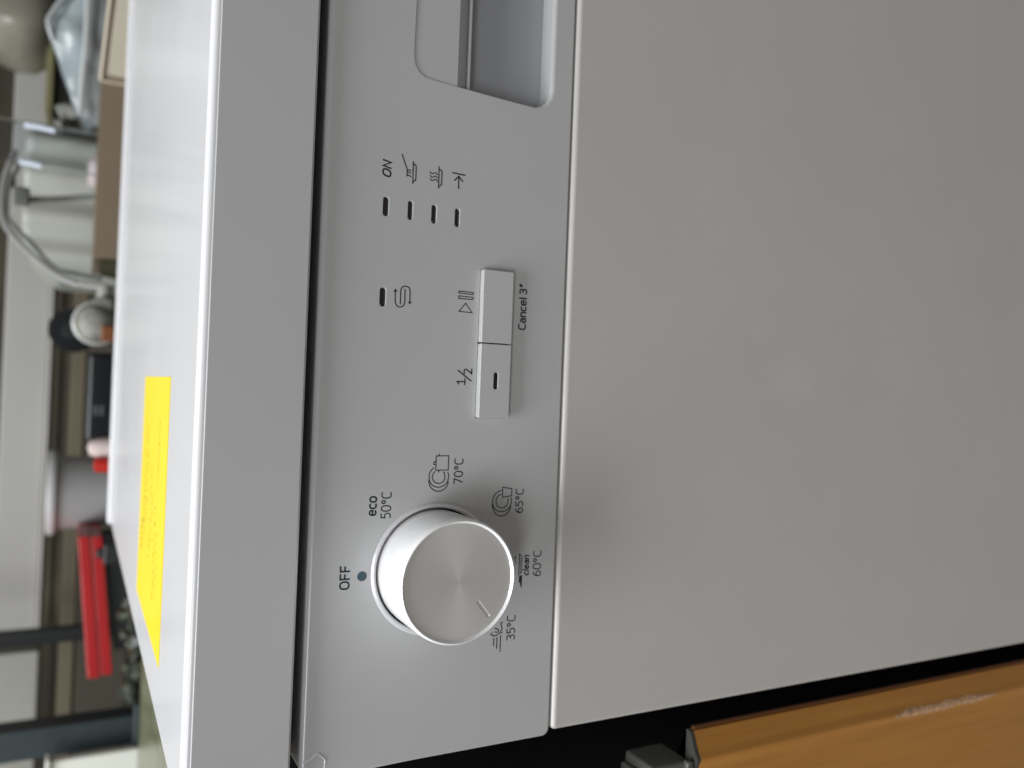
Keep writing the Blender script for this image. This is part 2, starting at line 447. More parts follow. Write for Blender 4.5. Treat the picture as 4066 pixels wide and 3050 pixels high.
# handle recess: slanted sides, rounded corners, mirrored about the middle of the machine
half = [(.3, .0700), (.2831, .0700), (.2739, .0702), (.2650, .0703), (.2614, .0702), (.2588, .0696), (.2563, .0679), (.2550, .0655), (.2545, .0622),
        (.2539, .0515), (.2531, .0345), (.2524, .0179), (.2530, .0149), (.2546, .0120), (.2575, .0099), (.2608, .0090), (.2813, .0090), (.3, .0090)]
rec = half+[(.6-x, z) for x, z in half[::-1][1:-1]]
rec_s = []
for i, p in enumerate(rec):
    rec_s.append(p)
r_rec = lambda p: .0005+.0011*max(0, min(1, (.020-(p[1] if not hasattr(p, 'y') else p.y))/.010))
rec_rows = roundrows(r_rec, .0095, 5)
BX0, BX1, BZ0, BZ1 = .12750, .18520, .02600, .03920
btn = rrect(BX0-.0003, BX1+.0003, BZ0-.0003, BZ1+.0003, .0006, 3)
holes = [(ring_pts(KX, KZ, .0236), roundrows(.0004, .012, 3)), (rec, rec_rows), (btn, roundrows(.00015, .006, 2))]
for l in led_loops: holes.append((l, roundrows(.00032, .0016, 4)))
pb = holed_panel("control_panel", (outer, roundrows(r_out, .021, 7)), holes, 0, M_panel)
cp = smooth_by_angle(link("control_panel", pb, M_panel), 28); under(dw, cp)
# back wall of the handle recess, with the plate's shade put into its grey
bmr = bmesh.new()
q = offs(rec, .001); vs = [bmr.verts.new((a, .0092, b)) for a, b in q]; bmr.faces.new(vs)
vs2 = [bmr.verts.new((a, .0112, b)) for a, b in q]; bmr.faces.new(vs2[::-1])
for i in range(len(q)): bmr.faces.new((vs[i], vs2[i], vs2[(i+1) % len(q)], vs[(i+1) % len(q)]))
M_rec = mat("shade_grey_recess", (.35, .358, .38), .38, coat=.25, coat_rough=.2, bump=.04, bscale=1500)
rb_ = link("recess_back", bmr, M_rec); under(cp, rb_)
# grip plate: flush upper plate with an undercut and a thin ledge
def plate_outline(zlow, inset):
    up = [p for p in rec if p[1] > zlow]
    i0 = min(range(len(up)), key=lambda i: (up[i][0] >= .3, abs(up[i][0]-.3)))
    L_ = sorted([p for p in up if p[0] < .3], key=lambda p: (-(p[1]) if p[0] < .262 else -1-(p[0]-.262)*10))
    return up
gp_rows = [(.0006, .0520), (.0036, .0470), (.0022, .0462), (.0022, .0452), (.0055, .0448)]
bmg = bmesh.new()
left = [(x, z) for x, z in half if z > .0521][1:]
left = [(x+.00045*(1 if z < .0695 else .3), z-.00045*(1 if z > .062 else 0)) for x, z in left]
def xl(z): return .2539+.00045+(z-.0515)*(.2545-.2539)/.0107
topl = [(.3, .06955)]+left+[(xl(.0520), .0520)]
front = topl+[(.6-x, z) for x, z in topl[::-1][:-1]]
f0 = [bmg.verts.new((a, .0005, b)) for a, b in front]; bmg.faces.new(f0)
f1 = [bmg.verts.new((a, .0080, b)) for a, b in front]
for i in range(len(front)-1): bmg.faces.new((f0[i], f0[i+1], f1[i+1], f1[i])) if i != len(topl)-1 else None
bmg.faces.new((f0[-1], f0[0], f1[0], f1[-1]))
gp = smooth_by_angle(link("grip_plate", bmg, M_panel), 20); under(dw, gp)
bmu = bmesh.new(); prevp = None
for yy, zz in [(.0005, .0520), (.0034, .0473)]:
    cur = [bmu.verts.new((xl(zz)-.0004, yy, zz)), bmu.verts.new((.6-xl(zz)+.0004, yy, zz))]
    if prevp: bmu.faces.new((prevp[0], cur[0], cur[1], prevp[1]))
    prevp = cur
uc = link("undercut", bmu, M_rec); under(gp, uc)  # same darkened grey paints in the undercut's shade
box("ledge", xl(.046)-.0002, .6-xl(.046)+.0002, .0022, .0090, .0459, .0470, M_button, gp, .0003, 3)

# --- indicator lights
for i, (x, z, w_, h) in enumerate(LED):
    lp = pill(x*MM, z*MM, (w_-.42)*MM, (h-.42)*MM)
    bm = bmesh.new(); prev = None
    for off, yy in [(0, .0016), (0, .0012), (-.0002, .00075), (-.0005, .00045), (-.0009, .00030)]:
        cur = [bm.verts.new((a, yy, b)) for a, b in offs(lp, off)]
        if prev:
            for k in range(len(lp)): bm.faces.new((prev[k], prev[(k+1) % len(lp)], cur[(k+1) % len(lp)], cur[k]))
        prev = cur
    bm.faces.new(prev)
    o = smooth_by_angle(link("indicator_light", bm, M_lens), 50); under(cp, o)

# --- printed lettering and symbols on the panel
TEXTS = [('OFF', 0, 0.62, 64.34, 86.85, 8.75, 3.9), ('eco', 0, 0.6, 90.64, 77.8, 7.31, 2.96), ('50°C', 0, 0.44, 89.45, 72.25, 9.86, 3.97), ('70°C', 0, 0.44, 101.7, 43.62, 9.88, 3.84), ('65°C', 0, 0.44, 89.55, 16.47, 9.82, 3.65), ('60°C', 0, 0.44, 63.63, 7.12, 10.4, 3.84), ('clean', 0.22, 0.5, 64.26, 12.68, 8.41, 2.84), ('35°C', 0, 0.44, 38.93, 18.03, 9.98, 3.88), ('ON', 0.2, 0.62, 215.25, 77.24, 6.45, 3.61), ('Cancel 3"', 0, 0.6, 162.93, 18.31, 18.44, 3.69), ('1/2', 0, 0.5, 139.87, 41.31, 6.65, 6.48)]
for t, sl, wd, x, z, w_, h in TEXTS:
    bm = text_mesh('½' if t == '1/2' else t, sl, wd, x, z, w_, h, -.00006)
    o = link("printed_lettering", bm, M_ink); under(cp, o); o['label'] = 'printed lettering reading ' + t
ICONS = {
 'brush over a dish': [(0.42, False, False, [(224.55, 73.39), (219.19, 71.16), (216.81, 71.16)]), (0.4, False, False, [(219.08, 71.11), (219.23, 69.65)]), (0.4, False, True, [(218.28, 71.02), (218.3, 70.33), (218.07, 69.77)]), (0.4, False, True, [(217.2, 71.08), (217.11, 70.35), (216.77, 69.66)]), (0.42, False, False, [(222.62, 68.9), (214.33, 68.79)]), (0.42, False, True, [(221.75, 68.67), (221.41, 67.97), (220.66, 67.7), (216.33, 67.66), (215.67, 67.93), (215.08, 68.53)])],
 'steaming dish': [(0.38, False, True, [(219.9, 62.0), (219.4, 61.68), (219.33, 60.98), (219.85, 60.01), (219.65, 59.39), (219.22, 59.04)]), (0.38, False, True, [(218.6, 61.94), (218.1, 61.62), (218.02, 60.93), (218.54, 59.96), (218.34, 59.33), (217.91, 58.99)]), (0.38, False, True, [(217.34, 61.89), (216.84, 61.57), (216.76, 60.88), (217.28, 59.91), (217.08, 59.28), (216.65, 58.94)]), (0.42, False, False, [(222.39, 58.46), (214.19, 58.38)]), (0.42, False, True, [(221.38, 58.24), (221.03, 57.57), (220.27, 57.22), (216.1, 57.24), (215.43, 57.51), (214.96, 58.17)])],
 'arrow to a bar': [(0.5, False, False, [(220.98, 52.79), (220.82, 47.6)]), (0.5, False, False, [(215.39, 50.08), (219.73, 50.17)]), (0.5, False, False, [(218.2, 51.86), (220.01, 50.18), (218.21, 48.46)])],
 'salt refill arrows': [(0.42, False, True, [(173.81, 73.93), (171.52, 73.94), (169.64, 73.79), (168.3, 73.13), (167.92, 71.95), (168.5, 70.63), (169.95, 70.12), (172.18, 70.14), (174.63, 70.18)]), (0.42, False, True, [(169.04, 71.83), (171.55, 71.83), (173.93, 71.83), (175.25, 71.35), (175.81, 70.13), (175.49, 68.8), (174.27, 68.2), (172.03, 68.15), (169.86, 68.12)]), (-1, True, False, [(174.56, 73.96), (173.42, 74.68), (173.57, 73.09)]), (-1, True, False, [(169.16, 68.09), (170.12, 68.91), (170.19, 67.32)])],
 'play and pause': [(0.36, True, False, [(176.03, 48.23), (175.95, 42.16), (175.18, 42.24), (175.3, 48.31)]), (0.36, True, False, [(174.18, 48.26), (174.06, 42.12), (173.26, 42.19), (173.19, 48.25)]), (0.36, True, False, [(171.57, 45.26), (168.22, 47.94), (168.09, 42.38)])],
 'plates and pot': [(0.36, True, False, [(112.59, 55.04), (112.62, 49.91), (107.17, 49.87), (107.14, 55.02)]), (0.36, False, False, [(113.39, 53.88), (112.76, 53.78)]), (0.36, False, False, [(106.95, 53.82), (106.32, 53.77)]), (0.36, False, False, [(110.38, 55.32), (110.32, 55.88), (109.35, 55.88), (109.34, 55.28)]), (0.36, False, True, [(106.6, 55.37), (105.68, 56.08), (104.49, 56.33), (103.41, 55.98), (102.46, 55.01), (102.11, 53.71), (102.44, 52.31), (103.33, 51.41), (104.53, 51.15), (105.73, 51.39), (106.43, 51.82)]), (0.36, False, True, [(108.05, 55.78), (107.2, 56.84), (106.02, 57.49), (104.51, 57.61), (102.78, 57.23), (101.58, 56.25), (100.91, 55.06), (100.66, 53.65), (100.92, 52.25), (101.69, 50.87), (102.87, 49.97), (104.4, 49.63), (105.71, 49.73), (106.32, 50.07)]), (0.36, False, True, [(103.44, 57.68), (102.57, 57.64), (101.05, 57.05), (99.85, 55.95), (99.23, 54.52), (99.14, 53.58), (99.39, 52.18), (100.17, 50.8), (101.57, 49.91), (102.65, 49.7)])],
 'plates and glass': [(0.36, True, False, [(100.14, 26.04), (99.4, 21.87), (96.65, 21.93), (96.1, 25.95)]), (0.36, False, True, [(97.4, 26.69), (96.65, 27.92), (95.54, 28.68), (94.2, 28.78), (92.83, 28.14), (92.08, 27.09), (91.9, 25.95), (92.27, 24.69), (93.26, 23.71), (94.49, 23.38), (95.68, 23.56)]), (0.36, False, True, [(98.87, 26.57), (98.23, 28.24), (97.03, 29.58), (95.36, 30.26), (94.02, 30.28), (92.2, 29.62), (90.92, 28.18), (90.45, 26.39), (90.69, 24.62), (91.54, 23.12), (92.87, 22.21), (94.45, 21.92), (96.05, 22.16)]), (0.36, False, True, [(93.46, 30.38), (92.22, 30.2), (90.4, 29.29), (89.11, 27.85), (88.72, 26.32), (88.99, 24.68), (90.07, 23.19), (91.52, 22.35), (92.42, 22.14)])],
 'dish and sponge': [(0.36, False, False, [(73.31, 17.28), (64.5, 17.34)]), (0.36, False, True, [(72.83, 17.08), (72.24, 16.3), (71.4, 16.05), (68.52, 16.08), (65.92, 16.09), (65.34, 16.82)]), (0.25, False, False, [(71.58, 16.77), (65.77, 16.68)]), (-1, True, False, [(64.32, 17.15), (64.66, 15.76), (61.65, 15.75), (59.4, 15.75), (60.19, 16.34), (61.44, 16.59), (61.81, 17.16)]), (0.35, False, True, [(72.11, 18.73), (71.84, 19.31), (71.12, 19.06)]), (0.3, False, False, [(70.67, 18.88), (69.65, 18.68)])],
 'quick wash': [(0.42, False, False, [(41.2, 24.54), (34.98, 24.51)]), (0.42, False, False, [(40.69, 26.09), (36.37, 26.06)]), (0.42, False, False, [(40.57, 27.48), (37.61, 27.48)]), (0.42, False, True, [(42.42, 28.95), (41.68, 28.04), (41.43, 26.67), (42.1, 25.33), (42.48, 23.83)]), (0.4, False, True, [(44.3, 27.16), (43.92, 26.02), (43.19, 25.47), (42.7, 25.97), (42.95, 27.04)]), (-1, True, False, [(43.08, 28.31), (43.03, 27.89), (42.63, 27.87), (42.67, 28.29)]), (0.42, False, True, [(46.41, 23.84), (46.07, 24.59), (44.68, 24.14), (43.71, 23.97), (42.89, 24.67)])],
}
for nm, strokes in ICONS.items():
    bm = bmesh.new()
    for i, (wd, closed, smo, pts) in enumerate(strokes):
        y = -.00006-.000004*(i % 5)
        if wd < 0:
            bm.faces.new([bm.verts.new((a*MM, y, b*MM)) for a, b in pts])
        else:
            ribbon(bm, catmull(pts, 6, closed) if smo else pts, wd, y, closed)
    o = link("printed_symbol", bm, M_ink); under(cp, o); o['label'] = 'printed symbol: ' + nm
bm = bmesh.new(); bm.faces.new([bm.verts.new((a, -.00006, b)) for a, b in ring_pts(.06885, .08237, .0018, 40)])
o = link("printed_dot", bm, M_dot); under(cp, o); o['label'] = 'slate blue dot under the word OFF'

# --- raised collar round the knob
prof = []
for i in range(13):
    t = i/12; prof.append((.0236+.0017*t, .0009*math.sin(math.pi*t) + (0.00001)))
prof = [(.0236, -.0004)]+prof+[(.0254, -.0004)]
lathe("collar", prof, M_collar, (KX, 0, KZ), 'Y', 128, cp)

# --- programme knob (axis along Y, towards the viewer)
kn = thing("programme_knob", "", ""); del kn['label']; del kn['category']
kn.location = (KX, 0, KZ); kn.parent = dw; kn.matrix_parent_inverse = Matrix.Translation(-dw.location)
def kpart(o):
    o.parent = kn; return o
side = [(.0215, -.010), (.0225, -.010), (.02255, .0025), (.0224, .0026), (.0224, .0029), (.02255, .003), (.02258, .0185), (.02258, .0215), (.0224, .0226), (.0219, .0232)]
kpart(lathe("knob_skirt", side, M_chrome, (0, 0, 0), 'Y', 160))
rim = [(.0219, .0232), (.0217, .02330), (.0215, .0232), (.0209, .0223)]
kpart(lathe("knob_rim", rim, M_chrome, (0, 0, 0), 'Y', 160))
# brushed disc with a real indicator groove
mx_, mz_ = (62.35+55.87)/2*MM-KX, (46.3+41.14)/2*MM-KZ
dirv = Vector((55.87-62.35, 41.14-46.3)).normalized(); ln = Vector((55.87-62.35, 41.14-46.3)).length*MM
slot = rrect(-ln/2, ln/2, -.00085, .00085, .0008, 6)
slot = [(mx_+a*dirv.x-b*dirv.y, mz_+a*dirv.y+b*dirv.x) for a, b in slot]
dm = holed_panel("knob_disc", (ring_pts(0, 0, .0209, 128), [(.0002, .0003)]), [(slot, roundrows(.00040, .0004, 5))], -.0223, M_disc)
kpart(smooth_by_angle(link("knob_disc", dm, M_disc), 30))
bm = bmesh.new(); bm.faces.new([bm.verts.new((a, -.0219, b)) for a, b in slot])
kpart(link("indicator_groove", bm, M_disc))
# dark well behind the knob
wl = lathe("knob_well", [(.0237, .0), (.0237, -.010), (0, -.010)], M_dark, (KX, .0005, KZ), 'Y', 64, cp)

# --- two push buttons
def button(x0, x1, z0, z1, hole=None):
    lp = rrect(x0, x1, z0, z1, .0005, 4)
    bm = holed_panel("b", (offs(lp, -.0003), roundrows(.0003, .0078, 4)), [hole] if hole else [], -.0029, M_button)
    return smooth_by_angle(link("push_button", bm, M_button), 30)
XM = .1566
b1 = button(XM+.00022, BX1, BZ0, BZ1); under(dw, b1); b1['label'] = 'plain push button above the words Cancel 3"'
lx, lz = .14206, .03233
hl = pill(lx, lz, .0071, .0023)
b2 = button(BX0, XM-.00022, BZ0, BZ1, (hl, roundrows(.00022, .0012, 4))); under(dw, b2); b2['label'] = 'push button with a small dark indicator slot, under the sign 1/2'
bm = bmesh.new(); bm.faces.new([bm.verts.new((a, -.0024, b)) for a, b in offs(hl, -.00015)])
o = link("indicator_light", bm, M_lens); under(b2, o)

# --- loose corner of the clear protective film at the upper left of the panel
film = [(4.44, 101.2), (4.74, 100.08), (5.27, 98.49), (6.07, 97.55), (6.76, 96.44), (6.46, 95.61), (5.34, 94.26), (4.21, 93.39), (3.07, 93.35), (1.2, 93.47)]
FP = catmull(film, 6)
bm = bmesh.new(); rows = []
for i, (a, b) in enumerate(FP):
    p = Vector((a, b)); q = Vector(FP[min(i+1, len(FP)-1)])-Vector(FP[max(i-1, 0)]); q.normalize(); n = Vector((-q.y, q.x))
    row = []
    hgt = .00012+.0005*math.sin(math.pi*i/(len(FP)-1))
    for s, hh in ((-.35, 0), (-.15, .8), (.05, 1), (.3, .35), (.6, 0)):
        row.append(bm.verts.new(((p.x+n.x*s)*MM, -.00003-hgt*hh, (p.y+n.y*s)*MM)))
    rows.append(row)
for a, b in zip(rows, rows[1:]):
    for k in range(4): bm.faces.new((a[k], a[k+1], b[k+1], b[k]))
M_film = mat("glossy_film_crease", (.7, .7, .7), .15, coat=.5)
o = link("film_crease", bm, M_film, smooth=True); under(cp, o)

# --- yellow sticker on the worktop, with rows of tiny print
SX0, SX1, SY0, SY1 = .0180, .1389, .0790, .2215
stk = box("sticker", SX0, SX1, SY0, SY1, ZT+.00005, ZT+.00022, M_yellow, wt)
stk['label'] = 'bright yellow rectangular sticker with rows of tiny grey print'
bm = bmesh.new()
def mark(x0, x1, y0, y1):
    y0 += .023; y1 += .023
    z = ZT+.00030
    bm.faces.new([bm.verts.new(p) for p in ((x0, y0, z), (x1, y0, z), (x1, y1, z), (x0, y1, z))])
for (ya, xa, xb, hh) in [(.170, .060, .124, .0016), (.162, .052, .110, .0014), (.154, .058, .112, .0014), (.146, .066, .100, .0012), (.176, .046, .060, .0060),
                         (.128, .050, .095, .0020), (.118, .060, .082, .0018), (.100, .036, .078, .0024), (.088, .040, .070, .0012), (.094, .090, .118, .0016)]:
    x = xa
    while x < xb:
        l = random.uniform(.0006, .0026)
        mark(x, x+l, ya-hh*random.uniform(.3, .5), ya+hh*random.uniform(.3, .5)); x += l+random.uniform(.0006, .0030)
o = link("sticker_print", bm, M_stink); under(wt, o)

# ================================================================== LEFT: wooden cabinet door and the dark gap
def wood_mat():
    m = bpy.data.materials.new("beech_veneer"); m.use_nodes = True
    nt = m.node_tree; b = nt.nodes["Principled BSDF"]; L = nt.links
    tc = nt.nodes.new('ShaderNodeTexCoord'); mp = nt.nodes.new('ShaderNodeMapping'); mp.inputs['Scale'].default_value = (160, 160, 7)
    L.new(tc.outputs['Object'], mp.inputs[0])
    n = nt.nodes.new('ShaderNodeTexNoise'); n.inputs['Scale'].default_value = 1.6; n.inputs['Detail'].default_value = 6; n.inputs['Distortion'].default_value = .4
    L.new(mp.outputs[0], n.inputs['Vector'])
    cr = nt.nodes.new('ShaderNodeValToRGB'); cr.color_ramp.elements[0].position = .3; cr.color_ramp.elements[1].position = .72
    cr.color_ramp.elements[0].color = (.42, .175, .026, 1); cr.color_ramp.elements[1].color = (.50, .22, .036, 1)
    L.new(n.outputs[0], cr.inputs[0]); L.new(cr.outputs[0], b.inputs['Base Color'])
    b.inputs['Roughness'].default_value = .5; b.inputs['Coat Weight'].default_value = .15; b.inputs['Coat Roughness'].default_value = .25
    return m
M_wood = wood_mat()
cab = thing("kitchen_cabinet", "orange brown wooden cabinet with a scuffed door edge to the left of the dishwasher", "cabinet", (-.30, .28, -.706))
M_carc = mat("gap_shade_black", (.006, .006, .008), .7)  # near-black stands in for the deep shade of the gap
box("carcass", -.600, -.040, .030, .580, -.60, .090, M_carc, cab, .002)
box("plinth", -.590, -.045, .06, .56, -.706, -.602, M_carc, cab)
XD = -.0234
def door_y(x):      # front of the door: a broad eased edge turns back towards the dishwasher
    t = (x+.0262)/(.0116)
    return (0 if t <= 0 else .0040*min(1, t)**1.6)-.0016*math.exp(-((x+.0258)/.0026)**2)
prof = [(-.58, .0208), (-.58, 0), (-.045, 0)]+[(-.0360+.0214*k/28, door_y(-.0360+.0214*k/28)) for k in range(29)]+[(-.0142, .0066), (-.045, .0068), (-.045, .0208)]
bm = bmesh.new()
ztop = lambda x: -.0800
T_ = [bm.verts.new((x, y, ztop(x))) for x, y in prof]; B_ = [bm.verts.new((x, y, -.640)) for x, y in prof]
for k in range(len(prof)): bm.faces.new((T_[k], T_[(k+1) % len(prof)], B_[(k+1) % len(prof)], B_[k]))
bmesh.ops.triangulate(bm, faces=[bm.faces.new(T_)]); bm.faces.new(B_[::-1])
cd = link("cabinet_door", bm, M_wood); under(cab, cd)
for p in cd.data.polygons: p.use_smooth = abs(p.normal.z) < .5
bm = bmesh.new(); bm.from_mesh(cd.data)
for e in bm.edges:
    if len(e.link_faces) == 2 and e.calc_face_angle(0) > math.radians(40): e.smooth = False
bm.to_mesh(cd.data); bm.free()
bm = bmesh.new()
U_ = [bm.verts.new((x, y, ztop(x)+.0022)) for x, y in prof]; V_ = [bm.verts.new((x, y, ztop(x)+.0003)) for x, y in prof]
bmesh.ops.triangulate(bm, faces=[bm.faces.new(U_)])
for k in range(len(prof)): bm.faces.new((U_[k], U_[(k+1) % len(prof)], V_[(k+1) % len(prof)], V_[k]))
bm.faces.new(V_[::-1])
ec = link("added_dark_cap", bm, mat("added_cap_dark_grey", (.05, .05, .042), .5)); under(cd, ec)  # dark cap added over the door's top face, which came out too bright
M_lip = mat("dark_red_edging", (.17, .060, .014), .55)
box("edging", -.0143, -.0132, .0046, .0072, -.635, -.0806, M_lip, cd, .0006, 2)
M_scuff = mat("bare_scuffed_wood", (.52, .31, .17), .75, vary=.35, vscale=500, bump=.5, bscale=900)
# worn patch along the rounded edge: one torn strip with ragged borders, thinning towards its ends
bm = bmesh.new(); prev = None; NS = 150
for k in range(NS+1):
    t = k/NS; z = -.2100-.092*t
    env = min(1, t*7, (1-t)*5)
    mid = .95+.16*noise.noise(Vector((t*4, 1, 0)))+.05*noise.noise(Vector((t*22, 4, 0)))
    hw_ = env*(.26+.10*noise.noise(Vector((t*9, 7, 0)))+.07*noise.noise(Vector((t*40, 9, 0))))
    hw_ = max(.01, hw_)
    cur = []
    for j in range(5):
        xx = -.0262+(mid-.95)*.004+hw_*.0085*(j/2-1)
        cur.append(bm.verts.new((xx, door_y(xx)-.00008-.00008*math.sin(math.pi*j/4), z)))
    if prev:
        for j in range(4): bm.faces.new((prev[j], cur[j], cur[j+1], prev[j+1]))
    prev = cur
bmesh.ops.delete(bm, geom=[v for v in bm.verts if not v.link_faces], context='VERTS')
o = link("scuff", bm, M_scuff); o['kind'] = 'stuff'; under(cd, o)
# grey plastic rail resting on the top of the door, running front to back
M_rail = mat("grey_rail_plastic", (.085, .085, .072), .45, coat=.3, bump=.3, bscale=300, vary=.15, vscale=60)
rail = box("drawer_front", -.57, -.0270, .0030, .0240, -.0775, -.0560, M_rail, cab, .0015, 3)
box("ridge", -.57, -.0262, -.0001, .0032, -.0770, -.0735, M_rail, rail, .0008, 3)
box("ridge", -.57, -.0315, .0040, .0230, -.0562, -.0530, M_rail, rail, .0010, 3)
for xx in (-.0365, -.0450, -.0530): box("ridge", xx, xx+.0012, .0045, .0225, -.0529, -.0524, mat("pale_ridge", (.30, .30, .27), .4), rail)
box("drawer_panel", -.57, -.0400, .0040, .0260, -.0500, .0850, M_carc, cab, .0015, 3)

# mottled green countertop over that cabinet, a little lower than the dishwasher
def stone(name, a, b_, c, sc_=60):
    m = mat(name, a, .3, coat=.2)
    nt = m.node_tree; b = nt.nodes["Principled BSDF"]; L = nt.links
    tc = nt.nodes.new('ShaderNodeTexCoord')
    n = nt.nodes.new('ShaderNodeTexNoise'); n.inputs['Scale'].default_value = sc_; n.inputs['Detail'].default_value = 8; n.inputs['Roughness'].default_value = .7
    L.new(tc.outputs['Object'], n.inputs['Vector'])
    cr = nt.nodes.new('ShaderNodeValToRGB'); e = cr.color_ramp.elements
    e[0].position = .36; e[0].color = tuple(a)+(1,); e[1].position = .64; e[1].color = tuple(c)+(1,)
    x = e.new(.5); x.color = tuple(b_)+(1,)
    L.new(n.outputs[0], cr.inputs[0]); L.new(cr.outputs[0], b.inputs['Base Color'])
    return m
M_marble = stone("mottled_green_laminate", (.06, .07, .035), (.14, .15, .085), (.27, .27, .18))
ct = tag(slab_xy("countertop", rrect(-.9, -.022, .0, .71, .004), .091, .101, .003, M_marble), "mottled green stone look countertop left of the dishwasher, lower than its white top", "countertop")

# ================================================================== BACKGROUND, out of focus behind the machine
BENCH = .085
M_bench = stone("dark_speckled_bench", (.02, .024, .018), (.045, .05, .035), (.11, .12, .09), 90)
bn = thing("workbench", "dark speckled workbench behind the dishwasher that carries the clutter", "workbench", (.35, 1.1, -.706))
box("bench_top", -.95, 1.5, .712, 1.50, BENCH-.03, BENCH, M_bench, bn, .002)
for xx in (-.9, 1.42):
    for yy in (.74, 1.43): box("leg", xx, xx+.05, yy, yy+.05, -.706, BENCH-.031, M_dark, bn)

M_wall = mat("brown_tiled_wall", lin((66, 60, 46)), .7, vary=.3, vscale=5, stretch=(1, 1, 3))
bw = structure(box("back_wall", -2.2, 2.6, 1.52, 1.62, -.706, 2.0, M_wall)); bw.name = "wall"
fl = structure(box("floor", -2.5, 2.8, -2.0, 1.52, -.756, -.706, mat("grey_floor_vinyl", (.16, .15, .14), .5, vary=.15, vscale=4)))

# pale trunking board across the back
M_pale = mat("pale_grey_board", lin((168, 166, 161)), .5, vary=.03, vscale=5)
def bxp(name, t, m, depth, parent=None, bev=.003, zlow=None, extra=0):
    x0, x1, z0, z1, Y = t
    return box(name, x0, x1, Y, Y+depth, zlow if zlow is not None else z0, z1, m, parent, bev, 2)
L0 = (0.1716, 1.3000, 0.2861); L1 = (0.3120, 1.3000, 0.2148); L2 = (0.3113, 1.3000, 0.2215); LE = (-0.2927, 1.3000, 0.2334); LR = (0.6966, 1.3000, 0.2709)
tr = thing("trunking_board", "long pale grey horizontal board across the back wall, right of the black post", "board", ((LE[0]+LR[0])/2, 1.34, L1[2]))
box("board", LE[0], 1.4, 1.30, 1.40, L2[2], L0[2], M_pale, tr, .003)
box("lip", LE[0], 1.4, 1.285, 1.40, L1[2], L2[2]-.0005, M_pale, tr, .004)
L3 = (-0.3443, 1.3600, 0.2190)
t2 = tag(box("wall_board", -1.6, L3[0], 1.36, 1.42, (-0.3950, 1.3600, 0.2171)[2], L0[2]+.02, mat("dull_grey_board", lin((150, 149, 140)), .6, vary=.08, vscale=6), None, .003), "duller grey board on the wall left of the black post", "board")
# horizontal wooden shelf boards below, darkened in colour for the shadow there
M_plank = mat("shaded_dusty_brown_plank", lin((96, 88, 70)), .7, vary=.12, vscale=12, stretch=(.3, 1, 1))
t = (0.0138, 0.3015, 0.1643, 0.1864, 1.2500)
sh = thing("back_shelf", "dusty brown shelf planks low on the back wall behind the black tool box", "shelf", (.3, 1.30, BENCH))
box("plank", -1.3, 1.4, 1.25, 1.29, t[2], t[3], M_plank, sh, .002)
box("plank", -1.3, 1.4, 1.22, 1.27, BENCH+.001, t[2]-.004, mat("grey_brown_plank", lin((62, 57, 45)), .7, vary=.15, vscale=14, stretch=(.3, 1, 1)), sh, .002)
box("plank", -1.3, 1.4, 1.33, 1.35, t[3]+.012, L1[2]-.012, mat("gap_shadow_plank", lin((48, 44, 32)), .8, vary=.2, vscale=10), sh, .002)  # dark strip standing for the shadowed gap under the board

# black posts
M_post = mat("black_painted_steel", lin((22, 25, 27)), .5, vary=.2, vscale=8)
a = (-0.2517, 1.1000, 0.2130)
po = thing("steel_post", "slim black steel post standing behind the red case", "post", (a[0], 1.12, BENCH))
box("upright", a[0]-.0105, a[0]+.0105, 1.11, 1.13, BENCH, .62, M_post, po, .002)
box("foot", a[0]-.025, a[0]+.025, 1.095, 1.145, BENCH+.0005, BENCH+.008, M_post, po, .002)
a = (-0.3328, 0.9200, 0.1606)
M_post2 = mat("green_black_steel", lin((40, 50, 52)), .5, vary=.2, vscale=8)
po = thing("steel_post", "thick green black steel post at the far left above the green countertop", "post", (a[0], .93, BENCH))
box("upright", a[0]-.0195, a[0]+.0195, .915, .954, BENCH, .62, M_post2, po, .002)
box("foot", a[0]-.04, a[0]+.04, .895, .974, BENCH+.0005, BENCH+.008, M_post2, po, .002)
# white panel at the far left
t = (-0.3925, -0.3443, 0.0893, 0.1872, 0.8800)
pn = thing("white_tray", "white panel leaning at the far left edge behind the countertop", "panel", (t[0], .9, BENCH))
box("panel", t[0], t[1], .88, .892, BENCH+.001, t[3], mat("off_white_panel", lin((225, 226, 215)), .5), pn, .003)
box("rim", t[0]-.001, t[1]+.004, .875, .897, t[3]+.0003, t[3]+.006, mat("off_white_rim", lin((205, 206, 196)), .5), pn, .002)

def unp(px_, py_, Y):   # same construction lines as the measurements: a ray from the standpoint of the photograph
    d = fwd+right*((3050-py_-1525)/3261.79)+down*((px_-2033)/3261.79); o_ = Vector([0.13784, -0.2893, 0.17674])
    return o_+d*((Y-o_.y)/d.y)
